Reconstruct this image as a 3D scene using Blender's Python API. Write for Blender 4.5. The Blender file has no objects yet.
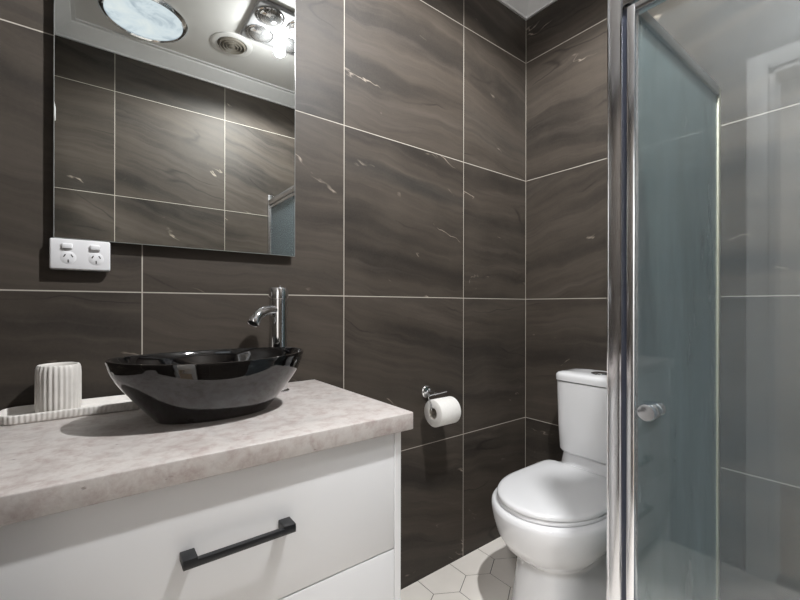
import bpy, bmesh, math, random
from mathutils import Vector, Matrix, noise as mnoise

random.seed(7)
scn = bpy.context.scene
COL = scn.collection
PI = math.pi

# ------------------------------------------------------------------ camera, light, exposure
cam_d = bpy.data.cameras.new('camera')
cam_d.sensor_width = 36.0
cam_d.lens = 405.1 / 800 * 36
cam_d.shift_y = 5.67 / 800
cam_d.clip_start = 0.01
cam = bpy.data.objects.new('camera', cam_d)
COL.objects.link(cam)
cam.location = (-1.7587, -1.251, 1.1068)
cam.rotation_euler = (Matrix.Rotation(math.radians(52.648 - 90), 3, 'Z') @ Matrix.Rotation(PI / 2, 3, 'X')
                      @ Matrix.Rotation(math.radians(0.085), 3, 'Z')).to_euler()
scn.camera = cam

LAMP_POWER = 118.0       # the bright centre bulb of the heat lamp
SKYLIGHT_EMIT = 1.05    # daylight through the round skylight diffuser
HALL_FILL_POWER = 46.0       # fill lamp added out of view in the hall
scn.view_settings.view_transform = 'Standard'
scn.view_settings.look = 'None'
scn.view_settings.gamma = 1.0
scn.view_settings.use_curve_mapping = False
scn.view_settings.exposure = 0.2

world = bpy.data.worlds.new('world')
scn.world = world
world.use_nodes = True
world.node_tree.nodes['Background'].inputs[0].default_value = (0.75, 0.85, 1.0, 1)
world.node_tree.nodes['Background'].inputs[1].default_value = 0.3
try:
    scn.cycles.use_denoising = True
    scn.cycles.max_bounces = 14
    scn.cycles.glossy_bounces = 8
    scn.cycles.transparent_max_bounces = 16
    scn.cycles.transmission_bounces = 10
    scn.cycles.sample_clamp_indirect = 6.0
    scn.cycles.blur_glossy = 0.5
except Exception:
    pass


def srgb(r, g, b):
    def f(c):
        c /= 255.0
        return c / 12.92 if c <= 0.04045 else ((c + 0.055) / 1.055) ** 2.4
    return (f(r), f(g), f(b), 1.0)


# ------------------------------------------------------------------ materials
class NT:
    """tiny node-tree helper"""
    def __init__(self, name):
        self.m = bpy.data.materials.new(name)
        self.m.use_nodes = True
        self.t = self.m.node_tree
        self.t.nodes.clear()
        self.out = self.t.nodes.new('ShaderNodeOutputMaterial')

    def n(self, typ, **kw):
        nd = self.t.nodes.new(typ)
        for k, v in kw.items():
            setattr(nd, k, v)
        return nd

    def put(self, sock, v):
        if isinstance(v, (int, float)):
            sock.default_value = v
        elif isinstance(v, tuple):
            sock.default_value = v
        elif v is not None:
            self.t.links.new(v, sock)

    def math(self, op, a, b=None, c=None, clamp=False):
        nd = self.n('ShaderNodeMath', operation=op, use_clamp=clamp)
        self.put(nd.inputs[0], a)
        if b is not None:
            self.put(nd.inputs[1], b)
        if c is not None:
            self.put(nd.inputs[2], c)
        return nd.outputs[0]

    def comb(self, x, y, z):
        nd = self.n('ShaderNodeCombineXYZ')
        for s, v in zip(nd.inputs, (x, y, z)):
            self.put(s, v)
        return nd.outputs[0]

    def noise(self, vec, scale, detail=4.0, rough=0.55, dist=0.0):
        nd = self.n('ShaderNodeTexNoise')
        self.put(nd.inputs['Vector'], vec)
        nd.inputs['Scale'].default_value = scale
        nd.inputs['Detail'].default_value = detail
        nd.inputs['Roughness'].default_value = rough
        nd.inputs['Distortion'].default_value = dist
        return nd.outputs['Fac']

    def ramp(self, fac, stops):
        nd = self.n('ShaderNodeValToRGB')
        el = nd.color_ramp.elements
        while len(el) < len(stops):
            el.new(0.5)
        for e, (p, c) in zip(el, stops):
            e.position = p
            e.color = c
        self.put(nd.inputs[0], fac)
        return nd.outputs[0]

    def mrange(self, v, a, b, c, d):
        nd = self.n('ShaderNodeMapRange')
        self.put(nd.inputs[0], v)
        for i, x in enumerate((a, b, c, d)):
            nd.inputs[i + 1].default_value = x
        return nd.outputs[0]

    def mix(self, fac, a, b, blend='MIX'):
        nd = self.n('ShaderNodeMix', data_type='RGBA', blend_type=blend)
        self.put(nd.inputs[0], fac)
        self.put(nd.inputs[6], a)
        self.put(nd.inputs[7], b)
        return nd.outputs[2]

    def bump(self, h, strength=0.2, dist=0.01):
        nd = self.n('ShaderNodeBump')
        nd.inputs['Strength'].default_value = strength
        nd.inputs['Distance'].default_value = dist
        self.put(nd.inputs['Height'], h)
        return nd.outputs[0]

    def principled(self, color, rough=0.5, metallic=0.0, spec=0.5, coat=0.0, normal=None, **kw):
        p = self.n('ShaderNodeBsdfPrincipled')
        self.put(p.inputs['Base Color'], color)
        self.put(p.inputs['Roughness'], rough)
        self.put(p.inputs['Metallic'], metallic)
        p.inputs['Specular IOR Level'].default_value = spec
        p.inputs['Coat Weight'].default_value = coat
        p.inputs['Coat Roughness'].default_value = 0.05
        for k, v in kw.items():
            self.put(p.inputs[k], v)
        if normal is not None:
            self.t.links.new(normal, p.inputs['Normal'])
        return p.outputs[0]

    def done(self, shader):
        self.t.links.new(shader, self.out.inputs[0])
        return self.m


def plain(name, color, rough=0.5, metallic=0.0, spec=0.5, coat=0.0, vary=0.03, scale=30.0, **kw):
    k = NT(name)
    g = k.n('ShaderNodeTexCoord').outputs['Object']
    f = k.noise(g, scale, 3)
    dark = tuple(c * (1 - vary) for c in color[:3]) + (1,)
    lite = tuple(min(1, c * (1 + vary)) for c in color[:3]) + (1,)
    col = k.ramp(f, [(0.3, dark), (0.7, lite)])
    return k.done(k.principled(col, rough, metallic, spec, coat, **kw))


def emit(name, color, strength):
    k = NT(name)
    e = k.n('ShaderNodeEmission')
    k.put(e.inputs[0], color)
    e.inputs[1].default_value = strength
    return k.done(e.outputs[0])


def stone_tile(name, axis, u_off, v_off, seed):
    """large brown-grey stone-look porcelain tiles, 600 mm, with pale grout"""
    k = NT(name)
    sep = k.n('ShaderNodeSeparateXYZ')
    k.t.links.new(k.n('ShaderNodeNewGeometry').outputs['Position'], sep.inputs[0])
    u = k.math('DIVIDE', k.math('SUBTRACT', sep.outputs[axis], u_off), 0.6)
    v = k.math('DIVIDE', k.math('SUBTRACT', sep.outputs[2], v_off), 0.6)
    fu, fv = k.math('FLOOR', u), k.math('FLOOR', v)
    du = k.math('ABSOLUTE', k.math('SUBTRACT', u, k.math('ROUND', u)))
    dv = k.math('ABSOLUTE', k.math('SUBTRACT', v, k.math('ROUND', v)))
    edge = k.math('DIVIDE', k.math('ABSOLUTE', sep.outputs[axis]), 0.6)    # grouted inner corner
    d = k.math('MINIMUM', k.math('MINIMUM', du, dv), edge)
    grout = k.mrange(d, 0.0018, 0.0029, 1.0, 0.0)
    wn = k.n('ShaderNodeTexWhiteNoise', noise_dimensions='3D')
    k.put(wn.inputs[0], k.comb(fu, fv, seed))
    r1 = wn.outputs['Value']
    wn2 = k.n('ShaderNodeTexWhiteNoise', noise_dimensions='3D')
    k.put(wn2.inputs[0], k.comb(fv, fu, seed + 5.3))
    r2 = wn2.outputs['Value']
    z = k.math('MULTIPLY', r1, 37.0)
    base = k.comb(u, v, z)
    warp = k.noise(base, 1.6, 3)
    warp2 = k.noise(k.comb(u, v, k.math('ADD', z, 9.0)), 5.0, 4)
    slope = k.math('MULTIPLY_ADD', r2, 0.30, 0.0)
    vv = k.math('ADD', v, k.math('MULTIPLY', u, slope))
    vv = k.math('ADD', vv, k.math('MULTIPLY', k.math('SUBTRACT', warp, 0.5), 0.20))
    vv = k.math('ADD', vv, k.math('MULTIPLY', k.math('SUBTRACT', warp2, 0.5), 0.035))
    bands = k.noise(k.comb(k.math('MULTIPLY', u, 0.22), k.math('MULTIPLY', vv, 2.3), z), 1.7, 3, 0.5)
    col = k.ramp(bands, [(0.30, srgb(38, 35, 32)), (0.42, srgb(54, 49, 44)), (0.52, srgb(71, 64, 57)),
                         (0.64, srgb(76, 69, 62)), (0.76, srgb(49, 47, 44))])
    fine = k.noise(k.comb(k.math('MULTIPLY', u, 0.7), k.math('MULTIPLY', vv, 13.0), z), 2.0, 5, 0.6)
    col = k.mix(k.mrange(fine, 0.36, 0.74, 0.0, 0.48), col, srgb(42, 38, 35))
    lite = k.noise(k.comb(k.math('MULTIPLY', u, 0.35), k.math('MULTIPLY', vv, 6.0), k.math('ADD', z, 12.0)), 2.0, 6, 0.66)
    col = k.mix(k.mrange(lite, 0.52, 0.78, 0.0, 0.36), col, srgb(104, 95, 88))
    cloud = k.noise(k.comb(k.math('MULTIPLY', u, 0.8), vv, k.math('ADD', z, 33.0)), 3.0, 5, 0.6)
    col = k.mix(k.mrange(cloud, 0.45, 0.75, 0.0, 0.35), col, srgb(86, 79, 71))
    grain = k.noise(base, 90.0, 3)
    col = k.mix(k.mrange(grain, 0.3, 0.7, 0.0, 0.13), col, srgb(86, 80, 73))
    # thin dark cracks
    ck = k.noise(k.comb(k.math('MULTIPLY', u, 0.25), k.math('MULTIPLY', vv, 1.3), k.math('ADD', z, 20.0)), 1.6, 2, 0.45)
    ckd = k.math('ABSOLUTE', k.math('SUBTRACT', ck, 0.5))
    crack = k.math('MULTIPLY', k.mrange(ckd, 0.0, 0.006, 1.0, 0.0),
                   k.mrange(k.noise(k.comb(u, v, k.math('ADD', z, 3.0)), 2.6, 1), 0.50, 0.62, 0.0, 0.6))
    col = k.mix(crack, col, srgb(28, 25, 23))
    # short pale veins
    vn = k.noise(k.comb(k.math('MULTIPLY', u, 0.55), k.math('ADD', k.math('MULTIPLY', vv, 1.7), k.math('MULTIPLY', u, 0.5)), k.math('ADD', z, 50.0)), 1.5, 5, 0.5)
    vnd = k.math('ABSOLUTE', k.math('SUBTRACT', vn, 0.47))
    vmask = k.mrange(k.noise(k.comb(u, k.math('MULTIPLY', v, 2.0), k.math('ADD', z, 70.0)), 3.2, 3), 0.6, 0.70, 0.0, 1.0)
    vein = k.math('MULTIPLY', k.mrange(vnd, 0.0, 0.006, 1.0, 0.0), vmask)
    col = k.mix(k.math('MULTIPLY', vein, 0.75), col, srgb(176, 164, 150))
    col = k.mix(grout, col, srgb(184, 178, 168))
    rough = k.math('ADD', k.mrange(bands, 0.2, 0.8, 0.48, 0.58), k.math('MULTIPLY', grout, 0.4))
    nrm = k.bump(k.math('ADD', k.math('MULTIPLY', grain, 0.06), k.math('MULTIPLY', grout, -0.6)), 0.25, 0.002)
    return k.done(k.principled(col, rough, 0.0, 0.27, normal=nrm))


def chrome_mat(name, tint=(0.80, 0.81, 0.83, 1), rough=0.07):
    k = NT(name)
    g = k.n('ShaderNodeTexCoord').outputs['Object']
    f = k.noise(g, 60.0, 3)
    col = k.ramp(f, [(0.3, tuple(c * 0.985 for c in tint[:3]) + (1,)), (0.7, tint)])
    return k.done(k.principled(col, rough, 1.0))


def glass_mat(name, tint, haze_color, haze_lo, haze_hi, scale, rough=0.0):
    """glazing of a shower screen: tinted, with a film of dried soap"""
    k = NT(name)
    g = k.n('ShaderNodeNewGeometry').outputs['Position']
    if rough > 0:
        tr = k.n('ShaderNodeBsdfRefraction')
        tr.inputs['IOR'].default_value = 1.45
        tr.inputs['Roughness'].default_value = rough
    else:
        tr = k.n('ShaderNodeBsdfTransparent')
    tr.inputs[0].default_value = tint
    gl = k.n('ShaderNodeBsdfGlossy')
    gl.inputs[0].default_value = (1, 1, 1, 1)
    gl.inputs['Roughness'].default_value = 0.015
    fr = k.n('ShaderNodeFresnel')
    fr.inputs[0].default_value = 1.5
    mx = k.n('ShaderNodeMixShader')
    k.put(mx.inputs[0], fr.outputs[0])
    k.put(mx.inputs[1], tr.outputs[0])
    k.put(mx.inputs[2], gl.outputs[0])
    tl = k.n('ShaderNodeBsdfTranslucent')
    df = k.n('ShaderNodeBsdfDiffuse')
    tl.inputs[0].default_value = haze_color
    df.inputs[0].default_value = haze_color
    hz = k.n('ShaderNodeMixShader')
    hz.inputs[0].default_value = 0.5
    k.put(hz.inputs[1], tl.outputs[0])
    k.put(hz.inputs[2], df.outputs[0])
    sep = k.n('ShaderNodeSeparateXYZ')
    k.put(sep.inputs[0], g)
    st = k.noise(k.comb(k.math('MULTIPLY', sep.outputs[0], 3.0), k.math('MULTIPLY', sep.outputs[1], 3.0),
                        k.math('MULTIPLY', sep.outputs[2], 0.8)), scale, 6, 0.65)
    fac = k.mrange(st, 0.3, 0.75, haze_lo, haze_hi)
    m2 = k.n('ShaderNodeMixShader')
    k.put(m2.inputs[0], fac)
    k.put(m2.inputs[1], mx.outputs[0])
    k.put(m2.inputs[2], hz.outputs[0])
    return k.done(m2.outputs[0])


def counter_mat():
    k = NT('stone_laminate')
    g = k.n('ShaderNodeNewGeometry').outputs['Position']
    a = k.noise(g, 11.0, 6, 0.65, 0.4)
    b = k.noise(g, 34.0, 7, 0.68, 0.3)
    c = k.noise(g, 60.0, 4, 0.7)
    col = k.ramp(a, [(0.3, srgb(172, 164, 160)), (0.5, srgb(196, 190, 186)), (0.7, srgb(180, 175, 172))])
    col = k.mix(k.mrange(b, 0.46, 0.68, 0.0, 0.6), col, srgb(152, 131, 127))
    col = k.mix(k.mrange(c, 0.52, 0.75, 0.0, 0.45), col, srgb(202, 198, 195))
    sp = k.n('ShaderNodeSeparateXYZ')
    k.put(sp.inputs[0], g)
    pit = k.noise(k.comb(k.math('MULTIPLY', sp.outputs[0], 0.45), sp.outputs[1], sp.outputs[2]), 75.0, 3, 0.6)
    col = k.mix(k.mrange(pit, 0.68, 0.74, 0.0, 0.65), col, srgb(112, 98, 92))
    return k.done(k.principled(col, k.mrange(b, 0.3, 0.7, 0.36, 0.5), 0, 0.45))


M_WALL_V = stone_tile('stone_tile_vanity_wall', 0, -0.452, 0.5405, 3.1)
M_WALL_T = stone_tile('stone_tile_toilet_wall', 1, -0.450, 0.5405, 8.7)
M_WALL_O = stone_tile('stone_tile_opposite_wall', 0, -0.450, 0.5405, 14.9)
M_WALL_L = stone_tile('stone_tile_door_wall', 1, -0.452, 0.5405, 21.3)
M_CEIL = plain('ceiling_paint', srgb(226, 225, 223), 0.8, vary=0.02, scale=4)
M_TRIM = plain('trim_paint', srgb(224, 224, 224), 0.45, vary=0.02)
M_HALL = plain('hall_paint', srgb(222, 219, 214), 0.8, vary=0.02, scale=3)
M_HALLFLOOR = plain('hall_floor', srgb(150, 132, 112), 0.5, vary=0.12, scale=6)
M_HEX = plain('hex_tile_glaze', srgb(242, 236, 228), 0.32, vary=0.03, scale=9)
M_GROUT = plain('floor_grout', srgb(96, 88, 80), 0.9, vary=0.1, scale=80)
M_COUNTER = counter_mat()
M_CAB = plain('cabinet_white', srgb(228, 228, 229), 0.30, vary=0.008, scale=5)
M_CABDARK = plain('cabinet_gap', srgb(120, 118, 116), 0.6)
M_BLACK = plain('handle_black', srgb(24, 25, 28), 0.42, vary=0.1, scale=200)
M_BASIN = plain('black_glaze', srgb(9, 8, 9), 0.04, spec=0.6, coat=0.6, vary=0.05, scale=8)
M_CHROME = chrome_mat('chrome')
M_ALU = chrome_mat('polished_aluminium', (0.82, 0.825, 0.85, 1), 0.17)
M_SATIN_SHADE = chrome_mat('satin_aluminium_shaded', (0.42, 0.43, 0.42, 1), 0.30)  # satin frame metal, with the top rail's shade darkened into its colour
M_CREAM = plain('cream_silicone_channel', srgb(178, 176, 156), 0.45)
M_SEAL = plain('dark_seal', srgb(40, 44, 56), 0.3, vary=0.05)
M_MIRROR = chrome_mat('mirror_silver', (0.66, 0.68, 0.66, 1), 0.004)
M_MEDGE = plain('mirror_edge', srgb(84, 90, 89), 0.3, 0.2)
M_POLISH = plain('polished_glass_edge', srgb(150, 152, 150), 0.2, 0.3)
M_MBACK = plain('mirror_backing', srgb(20, 19, 19), 0.6)
M_CERAMIC = plain('white_ceramic', srgb(232, 232, 233), 0.09, coat=0.4, vary=0.006, scale=4)
M_SEAT = plain('white_seat_plastic', srgb(231, 231, 232), 0.16, vary=0.006, scale=4)
M_PLASTIC = plain('white_plastic', srgb(234, 234, 236), 0.3, vary=0.008)
M_SLOT = plain('socket_slot', srgb(30, 30, 30), 0.6)
M_PAPER = plain('toilet_paper', srgb(238, 236, 232), 0.95, vary=0.03, scale=140)
M_CARD = plain('cardboard', srgb(176, 168, 158), 0.9, vary=0.08, scale=90)
M_FLUTE = plain('matt_white_ceramic', srgb(224, 220, 215), 0.6, vary=0.06, scale=45)
M_HOLE = plain('dark_hole', srgb(10, 10, 10), 0.7)
M_TRAY = plain('shower_tray_acrylic', srgb(226, 224, 218), 0.25, vary=0.01)
M_FASCIA = plain('heater_fascia', srgb(158, 158, 160), 0.5, vary=0.02)
M_VENT = plain('vent_plastic', srgb(128, 122, 112), 0.5, vary=0.03)
M_SIDEGLASS = glass_mat('hazy_shower_glass', (0.78, 0.88, 0.90, 1), (0.47, 0.58, 0.59, 1), 0.30, 0.54, 2.2, 0.06)
M_DOORGLASS = glass_mat('clear_shower_glass', (0.95, 0.97, 0.97, 1), (0.50, 0.61, 0.68, 1), 0.08, 0.15, 2.6)
M_SKYL = emit('skylight_diffuser', (0.80, 0.90, 1.0, 1), SKYLIGHT_EMIT)
M_BULB = emit('lamp_bulb', (1.0, 0.98, 0.96, 1), 14.0)
M_HALLFILL = emit('hall_fill_emission', (1.0, 0.97, 0.93, 1), 12.0)


def skylight_mat():
    k = NT('skylight_diffuser_cloudy')
    g = k.n('ShaderNodeTexCoord').outputs['Object']
    f = k.noise(g, 7.0, 5, 0.6, 0.5)
    e = k.n('ShaderNodeEmission')
    k.put(e.inputs[0], k.ramp(f, [(0.30, (0.42, 0.50, 0.58, 1)), (0.48, (0.80, 0.89, 0.96, 1)), (0.7, (0.95, 1.0, 1.0, 1))]))
    e.inputs[1].default_value = SKYLIGHT_EMIT
    return k.done(e.outputs[0])


M_SKYL = skylight_mat()


def globe_mat():
    k = NT('heat_globe_glass')
    g = k.n('ShaderNodeTexCoord').outputs['Object']
    f = k.noise(g, 40.0, 2)
    return k.done(k.principled(k.ramp(f, [(0.3, (0.55, 0.55, 0.56, 1)), (0.7, (0.75, 0.75, 0.76, 1))]), 0.06, 0.85))


M_GLOBE = globe_mat()

# ------------------------------------------------------------------ mesh helpers
ORIGIN = {}


def finish(bm, name, mat, parent=None, origin=(0, 0, 0), smooth=True, angle=38):
    """link a bmesh (built in room coordinates) as one object"""
    o_vec = ORIGIN.get(parent.name, Vector((0, 0, 0))) if parent is not None else Vector(origin)
    bmesh.ops.recalc_face_normals(bm, faces=bm.faces)
    bmesh.ops.translate(bm, verts=bm.verts, vec=-o_vec)
    me = bpy.data.meshes.new(name)
    bm.to_mesh(me)
    bm.free()
    for m in (mat if isinstance(mat, (list, tuple)) else [mat]):
        me.materials.append(m)
    if smooth:
        me.shade_smooth()
        me.set_sharp_from_angle(angle=math.radians(angle))
    o = bpy.data.objects.new(name, me)
    COL.objects.link(o)
    if parent is not None:
        o.parent = parent
    else:
        o.location = o_vec
    ORIGIN[o.name] = o_vec
    return o


def tag(o, label, cat, group=None):
    o['label'] = label
    o['category'] = cat
    if group:
        o['group'] = group
    return o


def struct(o):
    o['kind'] = 'structure'
    return o


def thing(name, label, cat, loc, group=None):
    o = bpy.data.objects.new(name, None)
    o.empty_display_size = 0.05
    COL.objects.link(o)
    o.location = loc
    ORIGIN[o.name] = Vector(loc)
    return tag(o, label, cat, group)


def box(bm, x0, x1, y0, y1, z0, z1, bev=0.0, seg=2, mat=0):
    vs = [bm.verts.new(p) for p in ((x0, y0, z0), (x1, y0, z0), (x1, y1, z0), (x0, y1, z0),
                                    (x0, y0, z1), (x1, y0, z1), (x1, y1, z1), (x0, y1, z1))]
    fs = [bm.faces.new([vs[i] for i in q]) for q in
          ((0, 3, 2, 1), (4, 5, 6, 7), (0, 1, 5, 4), (1, 2, 6, 5), (2, 3, 7, 6), (3, 0, 4, 7))]
    for f in fs:
        f.material_index = mat
    if bev > 0:
        es = list({e for f in fs for e in f.edges})
        bmesh.ops.bevel(bm, geom=es, offset=bev, segments=seg, profile=0.5, affect='EDGES')
    return vs


def boxo(name, mat, parent, dims, bev=0.0, seg=2, origin=(0, 0, 0)):
    bm = bmesh.new()
    box(bm, *dims, bev=bev, seg=seg)
    return finish(bm, name, mat, parent, origin)


def frame_for(d):
    d = Vector(d).normalized()
    a = Vector((0, 0, 1)) if abs(d.z) < 0.9 else Vector((1, 0, 0))
    u = d.cross(a).normalized()
    return u, d.cross(u).normalized()


def rings(bm, rr, cap0=True, cap1=True, closed=False):
    """skin a list of equally long vertex rings"""
    vr = [[bm.verts.new(p) for p in r] for r in rr]
    n = len(vr[0])
    pairs = list(zip(vr[:-1], vr[1:]))
    if closed:
        pairs.append((vr[-1], vr[0]))
    for a, b in pairs:
        for i in range(n):
            bm.faces.new((a[i], a[(i + 1) % n], b[(i + 1) % n], b[i]))
    if not closed:
        if cap0:
            bm.faces.new(list(reversed(vr[0])))
        if cap1:
            bm.faces.new(vr[-1])
    return vr


def lathe(bm, origin, axis, prof, n=40, cap0=True, cap1=True):
    """prof: list of (distance along axis, radius)"""
    o = Vector(origin)
    d = Vector(axis).normalized()
    u, v = frame_for(d)
    rr = []
    for h, r in prof:
        r = max(r, 1e-5)
        rr.append([o + d * h + (u * math.cos(t) + v * math.sin(t)) * r
                   for t in [2 * PI * i / n for i in range(n)]])
    rings(bm, rr, cap0, cap1)


def tube(bm, pts, rad, n=16):
    pts = [Vector(p) for p in pts]
    rads = rad if isinstance(rad, (list, tuple)) else [rad] * len(pts)
    rr = []
    u = None
    for i, p in enumerate(pts):
        d = (pts[min(i + 1, len(pts) - 1)] - pts[max(i - 1, 0)]).normalized()
        if u is None:
            u, v = frame_for(d)
        else:
            u = (u - d * u.dot(d)).normalized()
            v = d.cross(u).normalized()
        rr.append([p + (u * math.cos(t) + v * math.sin(t)) * rads[i] for t in [2 * PI * k / n for k in range(n)]])
    rings(bm, rr)


def bez(p0, p1, p2, p3, n=14):
    out = []
    for i in range(n + 1):
        t = i / n
        a = Vector(p0) * (1 - t) ** 3 + Vector(p1) * 3 * t * (1 - t) ** 2 + Vector(p2) * 3 * t * t * (1 - t) + Vector(p3) * t ** 3
        out.append(a)
    return out


# ------------------------------------------------------------------ room shell
XL, YO, ZC = -1.92, -1.645, 2.635        # door wall, opposite wall, ceiling height
DY0, DY1, DZ = -0.855, -1.60, 2.06      # doorway in the door wall
T = 0.1

struct(boxo('wall_back', M_WALL_V, None, (XL - T, T, 0, T, 0, ZC)))
struct(boxo('wall_right', M_WALL_T, None, (0, T, YO - T, 0, 0, ZC)))
struct(boxo('wall_front', M_WALL_O, None, (XL - T, 0, YO - T, YO, 0, ZC)))
bm = bmesh.new()
box(bm, XL - T, XL, DY0, 0, 0, ZC)
box(bm, XL - T, XL, YO, DY1, 0, ZC)
box(bm, XL - T, XL, DY1, DY0, DZ, ZC)
struct(finish(bm, 'wall_left', M_WALL_L))
struct(boxo('ceiling', M_CEIL, None, (XL - T, T, YO - T, T, ZC, ZC + T)))

# plaster cornice with a stepped bevel, one run per wall
prof = [(0.0, ZC - 0.077), (0.010, ZC - 0.077), (0.012, ZC - 0.068), (0.074, ZC - 0.016), (0.077, ZC - 0.008), (0.095, ZC - 0.008), (0.095, ZC), (0.0, ZC)]


def cornice(name, a, b, inward, m0, m1):
    """a, b: wall line ends; mitred by +-45 degrees"""
    a, b, inw = Vector(a), Vector(b), Vector(inward)
    d = (b - a).normalized()
    bm = bmesh.new()
    r0 = [a + inw * p + d * p * m0 + Vector((0, 0, z)) for p, z in prof]
    r1 = [b + inw * p - d * p * m1 + Vector((0, 0, z)) for p, z in prof]
    rings(bm, [r0, r1])
    return struct(finish(bm, name, M_TRIM, smooth=False))


cornice('trim_1', (XL, 0, 0), (0, 0, 0), (0, -1, 0), 1, 1)
cornice('trim_2', (0, 0, 0), (0, YO, 0), (-1, 0, 0), 1, 1)
cornice('trim_3', (0, YO, 0), (XL, YO, 0), (0, 1, 0), 1, 1)
cornice('trim_4', (XL, YO, 0), (XL, 0, 0), (1, 0, 0), 1, 1)

# hexagon tiled floor: raised tiles over a grout bed
S = 0.1028
W2 = S * math.sqrt(3) / 2


def clip_poly(poly, x0, x1, y0, y1):
    for ax, lim, sg in ((0, x0, 1), (0, x1, -1), (1, y0, 1), (1, y1, -1)):
        out = []
        for i in range(len(poly)):
            p, q = poly[i], poly[(i + 1) % len(poly)]
            ip, iq = (p[ax] - lim) * sg >= 0, (q[ax] - lim) * sg >= 0
            if ip:
                out.append(p)
            if ip != iq:
                t = (lim - p[ax]) / (q[ax] - p[ax])
                out.append((p[0] + t * (q[0] - p[0]), p[1] + t * (q[1] - p[1])))
        poly = out
        if len(poly) < 3:
            return []
    return poly


bm = bmesh.new()
box(bm, XL - T, T, YO - T, T, -0.08, -0.0012, mat=1)
for j in range(-13, 3):
    for i in range(-9, 6):
        cx = -0.6225 + (i + 0.5 * (j % 2)) * 2 * W2
        cy = -0.043 + j * 1.5 * S
        hexa = [(cx + (S - 0.0017) * math.cos(PI / 6 + k * PI / 3), cy + (S - 0.0017) * math.sin(PI / 6 + k * PI / 3)) for k in range(6)]
        poly = clip_poly(hexa, XL, 0, YO, 0)
        if len(poly) < 3:
            continue
        top = [bm.verts.new((x, y, 0.0)) for x, y in poly]
        bot = [bm.verts.new((x, y, -0.0012)) for x, y in poly]
        bm.faces.new(top)
        n = len(top)
        for q in range(n):
            bm.faces.new((top[q], bot[q], bot[(q + 1) % n], top[(q + 1) % n]))
struct(finish(bm, 'floor', [M_HEX, M_GROUT], smooth=False))

# door lining and architrave, and the hall behind the camera
bm = bmesh.new()
box(bm, XL, XL + 0.016, DY0, DY0 + 0.068, 0, DZ + 0.068, 0.004)
box(bm, XL, XL + 0.016, DY1 + 0.06, DY0, DZ, DZ + 0.068, 0.004)
box(bm, XL - T, XL, DY0 - 0.018, DY0, 0, DZ)
box(bm, XL - T, XL, DY1, DY1 + 0.018, 0, DZ)
box(bm, XL - T, XL, DY1, DY0, DZ - 0.018, DZ)
struct(finish(bm, 'trim_5', M_TRIM))
HX = XL - T - 1.15
bm = bmesh.new()
box(bm, HX - T, HX, -2.3, 0.3, 0, 2.5)
box(bm, HX, XL - T, -2.4, -2.3, 0, 2.5)
box(bm, HX, XL - T, 0.3, 0.4, 0, 2.5)
box(bm, XL - T - 0.01, XL - T, DY0, 0.3, 0, 2.5)
box(bm, XL - T - 0.01, XL - T, -2.3, DY1, 0, 2.5)
box(bm, XL - T - 0.01, XL - T, DY1, DY0, DZ, 2.5)
struct(finish(bm, 'wall_hall', M_HALL, smooth=False))
struct(boxo('floor_hall', M_HALLFLOOR, None, (HX - T, XL - T, -2.4, 0.4, -0.08, 0)))
struct(boxo('ceiling_hall', M_CEIL, None, (HX - T, XL - T, -2.4, 0.4, 2.5, 2.6)))
hl = bpy.data.lights.new('hall_fill_light', 'AREA')  # unseen lamp, added to send fill light in through the doorway
hl.shape = 'DISK'
hl.size = 0.5
hl.energy = HALL_FILL_POWER
hl.color = (0.97, 0.975, 1.0)
hlo = bpy.data.objects.new('hall_fill_light', hl)
COL.objects.link(hlo)
hlo.location = (XL - 0.7, -1.2, 2.49)

# ------------------------------------------------------------------ ceiling fittings
t = thing('skylight', 'round tubular skylight with chrome ring and bright cloudy diffuser, seen in the mirror', 'skylight', (-1.533, -1.318, ZC))
c = (-1.533, -1.318, ZC)
bm = bmesh.new()
lathe(bm, c, (0, 0, -1), [(0, 0.203), (0.006, 0.203), (0.014, 0.194), (0.017, 0.186), (0.012, 0.178), (0.004, 0.176)], 64, False, False)
finish(bm, 'trim_ring', M_CHROME, t)
bm = bmesh.new()
lathe(bm, c, (0, 0, -1), [(0.001, 0.178), (0.007, 0.176), (0.014, 0.145), (0.018, 0.09), (0.020, 0.0)], 64)
finish(bm, 'diffuser', M_SKYL, t)

t = thing('ceiling_vent', 'small round white ceiling exhaust vent with concentric rings, between skylight and heat lamp', 'vent', (-1.103, -1.275, ZC))
c = (-1.103, -1.275, ZC)
bm = bmesh.new()
lathe(bm, c, (0, 0, -1), [(0, 0.112), (0.004, 0.112), (0.008, 0.104), (0.008, 0.084), (0.002, 0.078)], 48, False, False)
finish(bm, 'flange', M_CEIL, t)
bm = bmesh.new()
lathe(bm, c, (0, 0, -1), [(0.001, 0.08), (0.003, 0.08), (0.003, 0.0)], 48)
finish(bm, 'duct_opening', M_CABDARK, t)
for r in (0.070, 0.051, 0.033):
    bm = bmesh.new()
    lathe(bm, c, (0, 0, -1), [(0.004, r + 0.006), (0.014, r + 0.003), (0.017, r - 0.003), (0.010, r - 0.007), (0.004, r - 0.004)], 40, False, False)
    finish(bm, 'ring', M_VENT, t)
bm = bmesh.new()
lathe(bm, c, (0, 0, -1), [(0.004, 0.02), (0.016, 0.018), (0.02, 0.0)], 32)
finish(bm, 'centre_cap', M_VENT, t)

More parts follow.
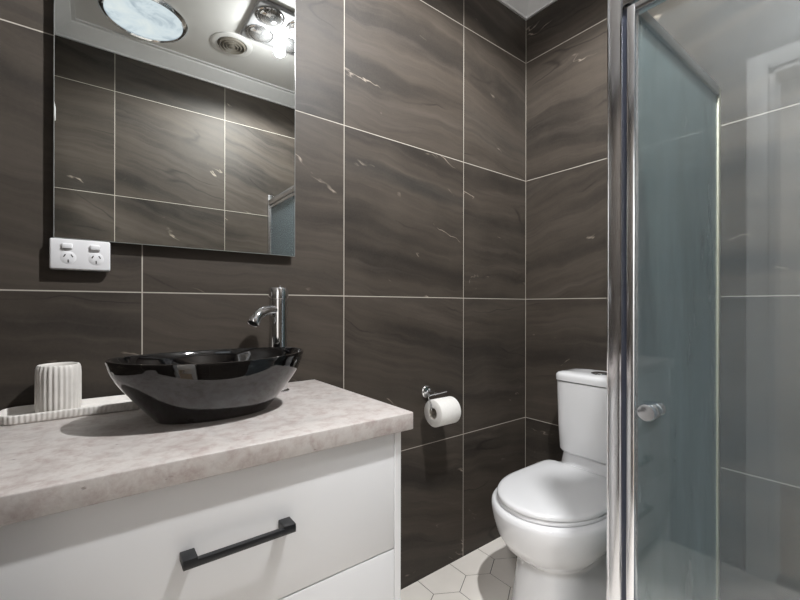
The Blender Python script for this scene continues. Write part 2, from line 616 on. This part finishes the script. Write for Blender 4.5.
HLX, HLY = -0.935, -0.965
t = thing('heat_lamp', 'square white ceiling bathroom heater with four silver heat globes and a glowing centre bulb', 'heat lamp', (HLX, HLY, ZC))
bm = bmesh.new()
box(bm, HLX - 0.165, HLX + 0.165, HLY - 0.165, HLY + 0.165, ZC - 0.022, ZC - 0.0005, 0.009, 3)
finish(bm, 'fascia', M_FASCIA, t)
for sx in (-1, 1):
    for sy in (-1, 1):
        g = (HLX + sx * 0.082, HLY + sy * 0.082, ZC - 0.02)
        bm = bmesh.new()
        lathe(bm, g, (0, 0, -1), [(0, 0.074), (0.006, 0.074), (0.009, 0.070), (0.003, 0.067)], 40, False, False)
        go = finish(bm, 'globe_ring', M_CHROME, t)
        bm = bmesh.new()
        lathe(bm, g, (0, 0, -1), [(0, 0.068), (0.008, 0.065), (0.018, 0.056), (0.027, 0.040), (0.033, 0.020), (0.035, 0.0)], 40)
        finish(bm, 'heat_globe', M_GLOBE, t)
bm = bmesh.new()
lathe(bm, (HLX, HLY, ZC - 0.02), (0, 0, -1), [(0, 0.029), (0.006, 0.028), (0.015, 0.023), (0.020, 0.012), (0.022, 0)], 32)
finish(bm, 'light_bulb', M_BULB, t)
pl = bpy.data.lights.new('heat_lamp_light', 'SPOT')
pl.spot_size = math.radians(168)
pl.spot_blend = 0.25
pl.energy = LAMP_POWER
pl.shadow_soft_size = 0.03
pl.color = (0.985, 0.99, 0.995)
plo = bpy.data.objects.new('heat_lamp_light', pl)
COL.objects.link(plo)
plo.location = (HLX, HLY, ZC - 0.095)
ps = bpy.data.lights.new('heat_lamp_glow', 'POINT')
ps.energy = LAMP_POWER * 0.075
ps.shadow_soft_size = 0.03
ps.color = pl.color
pso = bpy.data.objects.new('heat_lamp_glow', ps)
COL.objects.link(pso)
pso.location = (HLX, HLY, ZC - 0.13)

# ------------------------------------------------------------------ vanity
CZ0, CZ1 = 0.8200, 0.8604
VX0, VX1, VY = XL, -1.1625, -0.523
bm = bmesh.new()
box(bm, VX0 + 0.001, VX1, VY, -0.001, CZ0, CZ1, 0.003, 3)
o = finish(bm, 'countertop', M_COUNTER, origin=(-1.54, -0.25, CZ0))
tag(o, 'mottled pinkish grey stone laminate countertop on the white vanity', 'countertop')

CX0, CX1, CYF = XL + 0.002, -1.187, -0.507
t = thing('vanity_cabinet', 'white vanity cabinet with drawers and a black bar handle under the countertop', 'cabinet', (-1.55, -0.25, 0))
boxo('side_panel', M_CAB, t, (CX1 - 0.018, CX1, CYF, -0.002, 0, CZ0 - 0.0005), 0.001, 1)
boxo('side_panel', M_CAB, t, (CX0, CX0 + 0.018, CYF, -0.002, 0, CZ0 - 0.0005), 0.001, 1)
boxo('carcass', M_CABDARK, t, (CX0 + 0.018, CX1 - 0.018, CYF + 0.024, -0.002, 0.12, CZ0 - 0.0005))
boxo('kickboard', M_CAB, t, (CX0 + 0.018, CX1 - 0.018, CYF + 0.05, CYF + 0.066, 0, 0.12))
HBX0, HBX1, HZ = -1.643, -1.456, 0.694
for z0, z1, hz in ((0.5535, CZ0 - 0.003, HZ), (0.3380, 0.5505, 0.46), (0.122, 0.335, 0.25)):
    d = boxo('drawer', M_CAB, t, (CX0 + 0.02, CX1 - 0.0198, CYF, CYF + 0.018, z0, z1), 0.0012, 2)
    bm = bmesh.new()
    # square bar pull: flat bar with two feet returning to the drawer front
    yb0, yb1 = CYF - 0.032, CYF - 0.022
    box(bm, HBX0, HBX1, yb0, yb1, hz - 0.006, hz + 0.006, 0.0012, 2)
    for xa, xb in ((HBX0, HBX0 + 0.022), (HBX1 - 0.022, HBX1)):
        box(bm, xa, xb, yb0 + 0.0005, CYF + 0.0005, hz - 0.0055, hz + 0.0095, 0.0012, 2)
    finish(bm, 'handle', M_BLACK, d)['label'] = 'square matt black bar handle'

# ------------------------------------------------------------------ basin
BX, BY, BZ = -1.533, -0.265, CZ1
RIM = 0.1325
bm = bmesh.new()


def basin_ring(a, b, z, dy=0.0, lift=0.0, n=96):
    return [Vector((BX + a * math.cos(q), BY + dy + b * math.sin(q), BZ + z + lift * math.cos(q) ** 2)) for q in [2 * PI * i / n for i in range(n)]]


LIFT = 0.004
RA, RB, FA, FB = 0.2040, 0.1360, 0.1190, 0.0690
rr = [basin_ring(FA - 0.006, FB - 0.006, 0.0, 0.002), basin_ring(FA - 0.002, FB - 0.002, 0.001, 0.002), basin_ring(FA, FB, 0.004, 0.002)]


def smooth_table(tab, f):
    """monotone-ish Catmull-Rom lookup"""
    for i in range(len(tab) - 1):
        if f <= tab[i + 1][0]:
            (x0, y0), (x1, y1) = tab[i], tab[i + 1]
            m0 = (y1 - tab[i - 1][1]) / (x1 - tab[i - 1][0]) if i > 0 else (y1 - y0) / (x1 - x0)
            m1 = (tab[i + 2][1] - y0) / (tab[i + 2][0] - x0) if i + 2 < len(tab) else (y1 - y0) / (x1 - x0)
            h = x1 - x0
            q = (f - x0) / h
            return ((2 * q ** 3 - 3 * q * q + 1) * y0 + (q ** 3 - 2 * q * q + q) * h * m0
                    + (3 * q * q - 2 * q ** 3) * y1 + (q ** 3 - q * q) * h * m1)
    return 1.0


LONG = [(0, 0), (0.15, 0.20), (0.39, 0.49), (0.68, 0.82), (0.85, 0.945), (1, 1)]
WIDE = [(0, 0), (0.1, 0.21), (0.25, 0.48), (0.4, 0.67), (0.55, 0.81), (0.7, 0.91), (0.85, 0.972), (1, 1)]
for k_ in range(1, 20):
    f = k_ / 20.0
    rr.append(basin_ring(FA + (RA - 0.0006 - FA) * smooth_table(LONG, f), FB + (RB - 0.0006 - FB) * smooth_table(WIDE, f),
                         0.004 + (RIM - 0.008) * f, 0.002 * (1 - f), LIFT * f))
rr += [basin_ring(RA, RB, RIM - 0.003, 0, LIFT), basin_ring(RA - 0.001, RB - 0.001, RIM, 0, LIFT),
       basin_ring(RA - 0.0045, RB - 0.0045, RIM + 0.0005, 0, LIFT), basin_ring(RA - 0.0075, RB - 0.0075, RIM - 0.002, 0, LIFT)]
for f in (0.9, 0.8, 0.66, 0.5, 0.35, 0.2, 0.1, 0.04):
    s = f ** 0.45
    rr.append(basin_ring(0.02 + 0.1755 * s, 0.02 + 0.1080 * s, 0.014 + (RIM - 0.018) * f, 0.004 * (1 - f), LIFT * f))
rings(bm, rr)
t = thing('vessel_basin', 'glossy black oval vessel basin standing on the countertop', 'basin', (BX, BY, BZ))
finish(bm, 'bowl', M_BASIN, t, angle=60)
bm = bmesh.new()
lathe(bm, (BX, BY + 0.004, BZ + 0.0185), (0, 0, 1), [(0, 0.031), (0.002, 0.031), (0.005, 0.026), (0.006, 0.0)], 32)
finish(bm, 'waste_cap', M_CHROME, t)

# ------------------------------------------------------------------ basin mixer tap
TX, TY = -1.3305, -0.115
t = thing('basin_mixer', 'tall chrome basin mixer tap with curved spout behind the black basin', 'tap', (TX, TY, BZ))
bm = bmesh.new()
lathe(bm, (TX, TY, BZ), (0, 0, 1), [(0, 0.031), (0.004, 0.031), (0.006, 0.028), (0.008, 0.0258), (0.262, 0.0258), (0.263, 0.0245), (0.265, 0.0245)], 48)
finish(bm, 'body', M_CHROME, t)
bm = bmesh.new()
lathe(bm, (TX, TY, BZ), (0, 0, 1), [(0.265, 0.0262), (0.266, 0.0274), (0.294, 0.0274), (0.297, 0.0255), (0.2975, 0.0)], 48)
cap = finish(bm, 'control_cap', M_CHROME, t)
bm = bmesh.new()
tube(bm, [(TX + 0.004, TY + 0.002, BZ + 0.296), (TX + 0.006, TY + 0.003, BZ + 0.303)], [0.004, 0.003], 14)
finish(bm, 'control_pin', M_CHROME, cap)
dv = Vector((-0.21, -0.127, 0)).normalized()
p0 = Vector((TX, TY, BZ + 0.232))
e1 = p0 + dv * 0.098 + Vector((0, 0, -0.026))
pts = bez(p0, p0 + dv * 0.055 + Vector((0, 0, 0.004)), p0 + dv * 0.080 + Vector((0, 0, 0.0)), e1)
bm = bmesh.new()
tube(bm, pts, 0.0138, 24)
finish(bm, 'spout', M_CHROME, t)
d_end = (pts[-1] - pts[-2]).normalized()
bm = bmesh.new()
lathe(bm, pts[-1] - d_end * 0.004, d_end, [(0, 0.0138), (0.001, 0.0158), (0.012, 0.0162), (0.014, 0.015), (0.0135, 0.0125), (0.006, 0.012)], 32, True, False)
finish(bm, 'aerator', M_CHROME, t)
bm = bmesh.new()
lathe(bm, pts[-1] - d_end * 0.004, d_end, [(0.006, 0.0124), (0.007, 0.0)], 32, False, True)
finish(bm, 'outlet_mesh', M_HOLE, t)

# ------------------------------------------------------------------ tumbler and tray
t = thing('fluted_tray', 'long white fluted ceramic tray by the wall on the countertop', 'tray', (-1.785, -0.064, CZ1))


def oblong(xc, yc, L, Wd, r, n=200, amp=0.0, flutes=0):
    """rounded oblong outline with optional flutes"""
    hx, hy = L / 2 - r, Wd / 2 - r
    segs = [(hx, -hy, -PI / 2), (hx, hy, 0), (-hx, hy, PI / 2), (-hx, -hy, PI)]
    per = 4 * hx + 4 * hy + 2 * PI * r
    out = []
    for i in range(n):
        s = per * i / n
        fl = amp * math.cos(2 * PI * flutes * i / n)
        parts = [('l', 2 * hx, (-hx, -hy - r), (1, 0), (0, -1)), ('a', PI * r / 2, (hx, -hy), -PI / 2, None),
                 ('l', 2 * hy, (hx + r, -hy), (0, 1), (1, 0)), ('a', PI * r / 2, (hx, hy), 0, None),
                 ('l', 2 * hx, (hx, hy + r), (-1, 0), (0, 1)), ('a', PI * r / 2, (-hx, hy), PI / 2, None),
                 ('l', 2 * hy, (-hx - r, hy), (0, -1), (-1, 0)), ('a', PI * r / 2, (-hx, -hy), PI, None)]
        for kind, ln, p, q, nn in parts:
            if s <= ln + 1e-9:
                if kind == 'l':
                    out.append((xc + p[0] + q[0] * s + nn[0] * fl, yc + p[1] + q[1] * s + nn[1] * fl))
                else:
                    a = q + s / r
                    out.append((xc + p[0] + (r + fl) * math.cos(a), yc + p[1] + (r + fl) * math.sin(a)))
                break
            s -= ln
        else:
            out.append((xc + parts[0][2][0], yc + parts[0][2][1]))
    return out


bm = bmesh.new()
NT_ = 480
TL, TW, TXC, TYC = 0.274, 0.100, -1.775, -0.0640
A = 0.0009
rr = []
for z, g, a in ((0.0, -0.004, 0), (0.002, -0.001, A), (0.006, 0, A), (0.016, 0.001, A), (0.0195, 0.0008, A * 0.6),
                (0.0205, -0.001, 0), (0.0195, -0.003, 0), (0.008, -0.0045, 0), (0.006, -0.007, 0)):
    rr.append([Vector((x, y, CZ1 + z)) for x, y in oblong(TXC, TYC, TL + 2 * g, TW + 2 * g, 0.03 + g, NT_, a, 80)])
rings(bm, rr)
finish(bm, 'tray_body', M_FLUTE, t, angle=70)

t = thing('fluted_tumbler', 'white fluted ceramic tumbler standing on the white tray', 'tumbler', (-1.816, -0.060, CZ1 + 0.006))
bm = bmesh.new()
n = 240
rr = []
TZ = CZ1 + 0.0062
for z, r, a in ((0, 0.031, 0), (0.001, 0.036, 0.0004), (0.005, 0.0385, 0.0011), (0.02, 0.0393, 0.0014), (0.085, 0.0393, 0.0014),
                (0.099, 0.0388, 0.0012), (0.105, 0.0376, 0.0007), (0.1075, 0.036, 0.0), (0.107, 0.0345, 0), (0.103, 0.0335, 0),
                (0.03, 0.0335, 0), (0.01, 0.032, 0), (0.008, 0.02, 0)):
    rr.append([Vector((-1.816 + (r + a * math.cos(26 * q)) * math.cos(q), -0.060 + (r + a * math.cos(26 * q)) * math.sin(q), TZ + z))
               for q in [2 * PI * i / n for i in range(n)]])
rings(bm, rr)
finish(bm, 'cup', M_FLUTE, t, angle=70)

# ------------------------------------------------------------------ mirror
MX0, MX1, MZ0, MZ1 = -1.8275, -1.241, 1.2630, 2.163
t = thing('wall_mirror', 'large rectangular frameless mirror on the tiled wall above the basin', 'mirror', ((MX0 + MX1) / 2, 0, MZ0))
boxo('backing_board', M_MBACK, t, (MX0 + 0.001, MX1 - 0.012, -0.016, -0.0005, MZ0 + 0.01, MZ1 - 0.012))
bm = bmesh.new()
box(bm, MX0, MX1, -0.0205, -0.016, MZ0, MZ1, mat=1)
bm.faces.ensure_lookup_table()
for f in bm.faces:
    f.normal_update()
    if f.calc_center_median().y < -0.0204:
        f.material_index = 0
finish(bm, 'mirror_glass', [M_MIRROR, M_MEDGE], t, smooth=False)
bm = bmesh.new()
e = 0.0014
box(bm, MX0, MX0 + e, -0.0209, -0.0204, MZ0, MZ1)
box(bm, MX1 - e, MX1, -0.0209, -0.0204, MZ0, MZ1)
box(bm, MX0 + e, MX1 - e, -0.0209, -0.0204, MZ0, MZ0 + e)
box(bm, MX0 + e, MX1 - e, -0.0209, -0.0204, MZ1 - e, MZ1)
finish(bm, 'polished_edge', M_POLISH, t, smooth=False)

# ------------------------------------------------------------------ power outlet
OX0, OX1, OZ0, OZ1 = -1.835, -1.7205, 1.1905, 1.2627
t = thing('power_outlet', 'white double power outlet with rocker switches on the wall below the mirror', 'power outlet', ((OX0 + OX1) / 2, 0, OZ0))
bm = bmesh.new()
box(bm, OX0, OX1, -0.0225, -0.0003, OZ0, OZ1, 0.004, 3)
finish(bm, 'cover_plate', M_PLASTIC, t)
for cx in (OX0 + 0.032, OX1 - 0.030):
    bm = bmesh.new()
    box(bm, cx - 0.0105, cx + 0.0105, -0.0275, -0.0222, 1.2385, 1.2520, 0.003, 3)
    finish(bm, 'rocker_switch', M_PLASTIC, t)
    zc = 1.2185
    bm = bmesh.new()
    lathe(bm, (cx + 0.002, -0.0222, zc), (0, -1, 0), [(0, 0.0152), (0.0003, 0.0152), (0.0005, 0.0149), (0.0006, 0)], 32)
    so = finish(bm, 'socket_face', M_PLASTIC, t)
    for dx, dz, rot in ((-0.0068, 0.0045, 0.52), (0.0068, 0.0045, -0.52), (0, -0.0080, 0)):
        bm = bmesh.new()
        box(bm, -0.0011, 0.0011, -0.0232, -0.0224, -0.0035, 0.0035)
        bmesh.ops.rotate(bm, verts=bm.verts, cent=(0, 0, 0), matrix=Matrix.Rotation(rot, 3, 'Y'))
        bmesh.ops.translate(bm, verts=bm.verts, vec=(cx + 0.002 + dx, 0, zc + dz))
        finish(bm, 'pin_slot', M_SLOT, so)

# ------------------------------------------------------------------ toilet
PAN_Y = -0.412


def egg(xf, xb, x0, hw, z, pf=2.0, pb=4.0, n=96, yc=PAN_Y):
    out = []
    for i in range(n):
        q = 2 * PI * i / n
        cq, sq = math.cos(q), math.sin(q)
        p = pf if cq < 0 else pb
        ex = abs(cq) ** (2 / p)
        ey = abs(sq) ** (2 / p)
        x = x0 - (x0 - xf) * ex if cq < 0 else x0 + (xb - x0) * ex
        out.append(Vector((x, yc + hw * ey * (1 if sq >= 0 else -1), z)))
    return out


t = thing('toilet', 'white close-coupled toilet with closed lid in the tiled corner', 'toilet', (-0.33, PAN_Y, 0))
bm = bmesh.new()
rr = [egg(-0.567, -0.012, -0.40, 0.130, 0.0, 2.6, 8),
      egg(-0.565, -0.012, -0.40, 0.128, 0.02, 2.6, 8),
      egg(-0.552, -0.012, -0.39, 0.121, 0.10, 2.6, 8),
      egg(-0.538, -0.012, -0.39, 0.116, 0.178, 2.5, 8),
      egg(-0.533, -0.012, -0.39, 0.115, 0.199, 2.4, 8),
      egg(-0.545, -0.012, -0.39, 0.124, 0.211, 2.2, 8),
      egg(-0.575, -0.012, -0.39, 0.143, 0.230, 2.1, 8),
      egg(-0.610, -0.012, -0.40, 0.165, 0.260, 2.05, 11),
      egg(-0.634, -0.012, -0.40, 0.189, 0.300, 2.0, 6),
      egg(-0.645, -0.012, -0.40, 0.205, 0.345, 2.0, 6),
      egg(-0.650, -0.012, -0.40, 0.211, 0.380, 2.0, 6),
      egg(-0.648, -0.012, -0.40, 0.210, 0.393, 2.0, 6),
      egg(-0.640, -0.016, -0.40, 0.203, 0.400, 2.0, 6)]
rings(bm, rr)
finish(bm, 'pan', M_CERAMIC, t, angle=55)
bm = bmesh.new()
rr = [egg(-0.140, -0.012, -0.08, 0.150, 0.39, 5, 6), egg(-0.135, -0.012, -0.08, 0.145, 0.44, 5, 6), egg(-0.128, -0.012, -0.08, 0.138, 0.4785, 5, 6)]
rings(bm, rr)
finish(bm, 'cistern_support', M_CERAMIC, t, angle=55)
bm = bmesh.new()
SB = -0.150
X0 = -0.39
rr = [egg(-0.622, SB, X0, 0.180, 0.4005, 2.05, 6), egg(-0.629, SB, X0, 0.186, 0.404, 2.05, 6), egg(-0.629, SB, X0, 0.186, 0.412, 2.05, 6),
      egg(-0.626, SB, X0, 0.183, 0.4155, 2.05, 6)]
rings(bm, rr)
finish(bm, 'seat', M_SEAT, t, angle=50)
bm = bmesh.new()
rr = [egg(-0.621, SB, X0, 0.178, 0.417, 2.05, 11), egg(-0.631, SB + 0.002, X0, 0.187, 0.420, 2.05, 11), egg(-0.632, SB + 0.002, X0, 0.188, 0.429, 2.05, 11),
      egg(-0.627, SB, X0, 0.184, 0.4345, 2.05, 11), egg(-0.614, SB - 0.008, X0, 0.172, 0.4370, 2.05, 11), egg(-0.56, SB - 0.04, X0, 0.13, 0.4385, 2.05, 9),
      egg(-0.45, SB - 0.15, X0, 0.05, 0.4390, 2.05, 11)]
rings(bm, rr)
finish(bm, 'lid', M_SEAT, t, angle=50)
for s in (-1, 1):
    bm = bmesh.new()
    lathe(bm, (SB + 0.004, PAN_Y + s * 0.075 - 0.018, 0.4135), (0, 1, 0), [(0, 0.009), (0.002, 0.0105), (0.034, 0.0105), (0.036, 0.009)], 24)
    finish(bm, 'hinge', M_SEAT, t)
CYC = -0.428


def tank(xf, hw, z, p=6.5):
    return egg(xf, -0.006, -0.085, hw, z, p, 9, 120, CYC)


bm = bmesh.new()
rr = [tank(-0.130, 0.136, 0.4795), tank(-0.148, 0.152, 0.484), tank(-0.155, 0.158, 0.495), tank(-0.162, 0.163, 0.60), tank(-0.168, 0.166, 0.76), tank(-0.168, 0.166, 0.786)]
rings(bm, rr)
finish(bm, 'cistern', M_CERAMIC, t, angle=50)
bm = bmesh.new()
rr = [tank(-0.164, 0.163, 0.789), tank(-0.171, 0.169, 0.790), tank(-0.172, 0.170, 0.808), tank(-0.170, 0.168, 0.816), tank(-0.164, 0.163, 0.8215),
      tank(-0.150, 0.150, 0.8255), tank(-0.12, 0.10, 0.8275), tank(-0.10, 0.03, 0.828)]
rings(bm, rr)
finish(bm, 'cistern_lid', M_CERAMIC, t, angle=50)
bm = bmesh.new()
lathe(bm, (-0.09, CYC, 0.8265), (0, 0, 1), [(0, 0.038), (0.003, 0.038), (0.0045, 0.034), (0.003, 0.031)], 40)
fb = finish(bm, 'flush_button', M_CHROME, t)
for s in (-1, 1):
    bm = bmesh.new()
    pts2 = [(-0.09 + 0.029 * math.cos(a), CYC + s * (0.001 + 0.029 * math.sin(a))) for a in [PI * i / 20 for i in range(21)]]
    rings(bm, [[Vector((x, y, 0.829)) for x, y in pts2], [Vector((x, y, 0.8325)) for x, y in pts2]])
    finish(bm, 'button_half', M_CHROME, fb)

# ------------------------------------------------------------------ toilet roll and holder
PX, PZ = -0.669, 0.757
t = thing('toilet_roll_holder', 'chrome toilet roll holder on the tiled wall beside the vanity', 'toilet roll holder', (PX, 0, PZ))
bm = bmesh.new()
lathe(bm, (PX, -0.0002, PZ), (0, -1, 0), [(0, 0.025), (0.004, 0.025), (0.009, 0.021), (0.011, 0.013), (0.012, 0)], 40)
finish(bm, 'wall_plate', M_CHROME, t)
RX0, RX1, RY, RZ, RR = -0.700, -0.596, -0.076, 0.6875, 0.053
HY = -0.058
bm = bmesh.new()
tube(bm, [(PX, -0.01, PZ), (PX, -0.04, PZ), (PX, HY, PZ)], 0.0075, 20)
finish(bm, 'post', M_CHROME, t)
bm = bmesh.new()
tube(bm, [(PX - 0.002, HY, PZ), (-0.655, HY, PZ), (-0.610, HY, PZ + 0.002)], 0.0032, 14)
finish(bm, 'top_rod', M_CHROME, t)
bm = bmesh.new()
z_rod = RZ + 0.014
path = [Vector((PX, HY, PZ)), Vector((-0.692, HY, PZ - 0.001))] + bez((-0.7, HY, PZ - 0.002), (-0.709, HY, PZ - 0.003), (-0.709, HY, PZ - 0.005), (-0.709, HY - 0.003, PZ - 0.012), 6) + \
    [Vector((-0.709, RY, z_rod + 0.02))] + bez((-0.709, RY, z_rod + 0.010), (-0.709, RY, z_rod), (-0.709, RY, z_rod), (-0.698, RY, z_rod), 8) + [Vector((-0.64, RY, z_rod)), Vector((-0.590, RY, z_rod))]
tube(bm, path, 0.0032, 14)
finish(bm, 'roll_arm', M_CHROME, t)

t = thing('toilet_roll', 'white toilet paper roll hanging on the chrome holder', 'toilet roll', (-0.648, RY, RZ - RR))
bm = bmesh.new()
prof2 = [(0, 0.0225), (0, 0.051), (0.002, RR), (0.10, RR), (0.103, 0.051), (0.103, 0.0225)]
d = Vector((1, 0, 0))
u, v = frame_for(d)
rr = [[Vector((RX0 + h, RY, RZ)) + (u * math.cos(q) + v * math.sin(q)) * r for q in [2 * PI * i / 64 for i in range(64)]] for h, r in prof2]
rings(bm, rr, closed=True)
finish(bm, 'paper', M_PAPER, t, angle=50)
bm = bmesh.new()
prof2 = [(0.001, 0.0205), (0.001, 0.0226), (0.102, 0.0226), (0.102, 0.0205)]
rr = [[Vector((RX0 + h, RY, RZ)) + (u * math.cos(q) + v * math.sin(q)) * r for q in [2 * PI * i / 40 for i in range(40)]] for h, r in prof2]
rings(bm, rr, closed=True)
finish(bm, 'cardboard_core', M_CARD, t)

# ------------------------------------------------------------------ shower
SX, SY = -0.765, -0.794          # door plane, side panel plane
t = thing('shower_tray', 'low white shower tray on the floor inside the glass enclosure', 'shower tray', (-0.39, -1.22, 0))
bm = bmesh.new()
box(bm, SX - 0.02, -0.001, YO + 0.001, SY + 0.022, 0.0005, 0.032, 0.005, 2)
finish(bm, 'base', M_TRAY, t)
bm = bmesh.new()
lathe(bm, (-0.38, -1.22, 0.0325), (0, 0, 1), [(0, 0.05), (0.002, 0.05), (0.004, 0.045), (0.005, 0.0)], 32)
finish(bm, 'drain_cover', M_CHROME, t)

t = thing('shower_enclosure', 'chrome framed glass shower enclosure with hazy side panel and pivot door', 'shower screen', (SX, SY, 0.0325))
ZB, ZT = 0.0325, 1.90
bm = bmesh.new()
box(bm, SX, SX + 0.030, -0.809, -0.7755, ZB, ZT, 0.0035, 3)
finish(bm, 'corner_post', M_ALU, t)
bm = bmesh.new()
box(bm, SX - 0.0015, SX + 0.001, -0.8085, -0.8055, ZB, ZT)
box(bm, SX - 0.0015, SX + 0.001, -0.7785, -0.776, ZB, ZT)
finish(bm, 'post_bead', M_CHROME, t)
bm = bmesh.new()
box(bm, SX + 0.006, SX + 0.022, -0.8185, -0.8085, ZB + 0.03, 1.806)
finish(bm, 'seal_strip', M_SEAL, t)
bm = bmesh.new()
box(bm, SX + 0.029, -0.022, SY - 0.011, SY + 0.011, 1.842, 1.872, 0.002)
finish(bm, 'top_rail', M_SATIN_SHADE, t)
bm = bmesh.new()
box(bm, SX + 0.029, -0.022, SY - 0.011, SY + 0.011, ZB, ZB + 0.03, 0.002)
finish(bm, 'bottom_rail', M_ALU, t)
bm = bmesh.new()
box(bm, -0.022, -0.0005, SY - 0.009, SY + 0.009, ZB, 1.872, 0.002)
finish(bm, 'wall_channel', M_CREAM, t)
boxo('side_glass', M_SIDEGLASS, t, (SX + 0.028, -0.021, SY - 0.003, SY + 0.003, ZB + 0.028, 1.844))
bm = bmesh.new()
box(bm, SX, SX + 0.028, YO + 0.0005, YO + 0.028, ZB, 1.885, 0.002)
finish(bm, 'wall_jamb', M_ALU, t)
bm = bmesh.new()
box(bm, SX, SX + 0.028, YO + 0.028, -0.8095, 1.812, 1.850, 0.002)
finish(bm, 'header_rail', M_ALU, t)
# pivot door: framed pane with a chrome knob
DYA, DYB = -0.8188, YO + 0.032
bm = bmesh.new()
box(bm, SX + 0.002, SX + 0.024, -0.8365, DYA, ZB + 0.02, 1.806, 0.002)
door = finish(bm, 'door', M_ALU, t)
for nm, dims in (('stile', (SX + 0.002, SX + 0.024, DYB, DYB + 0.018, ZB + 0.02, 1.806)),
                 ('door_top_rail', (SX + 0.002, SX + 0.024, DYB + 0.018, -0.8365, 1.786, 1.806)),
                 ('door_bottom_rail', (SX + 0.002, SX + 0.024, DYB + 0.018, -0.8365, ZB + 0.02, ZB + 0.045))):
    boxo(nm, M_ALU, door, dims, 0.002)
boxo('door_glass', M_DOORGLASS, door, (SX + 0.0105, SX + 0.0155, DYB + 0.016, -0.8355, ZB + 0.044, 1.788))
KY, KZ = -0.869, 0.8705
bm = bmesh.new()
lathe(bm, (SX + 0.0100, KY, KZ), (-1, 0, 0), [(0, 0.017), (0.003, 0.017), (0.0035, 0.0165), (0.006, 0.0165), (0.0065, 0.018), (0.010, 0.018),
                                              (0.0105, 0.0155), (0.013, 0.0155), (0.0135, 0.019), (0.027, 0.019), (0.029, 0.0175), (0.0292, 0)], 40)
lathe(bm, (SX + 0.0160, KY, KZ), (1, 0, 0), [(0, 0.017), (0.003, 0.017), (0.0035, 0.0145), (0.006, 0.0145), (0.0065, 0.018), (0.026, 0.018), (0.028, 0.0165), (0.0282, 0)], 40)
for f in bm.faces:
    if all(math.hypot(v.co.y - KY, v.co.z - KZ) < 0.0160 and 0.009 < abs(v.co.x - SX - 0.013) < 0.017 for v in f.verts):
        f.material_index = 1
finish(bm, 'door_knob', [M_CHROME, M_SEAL], door)
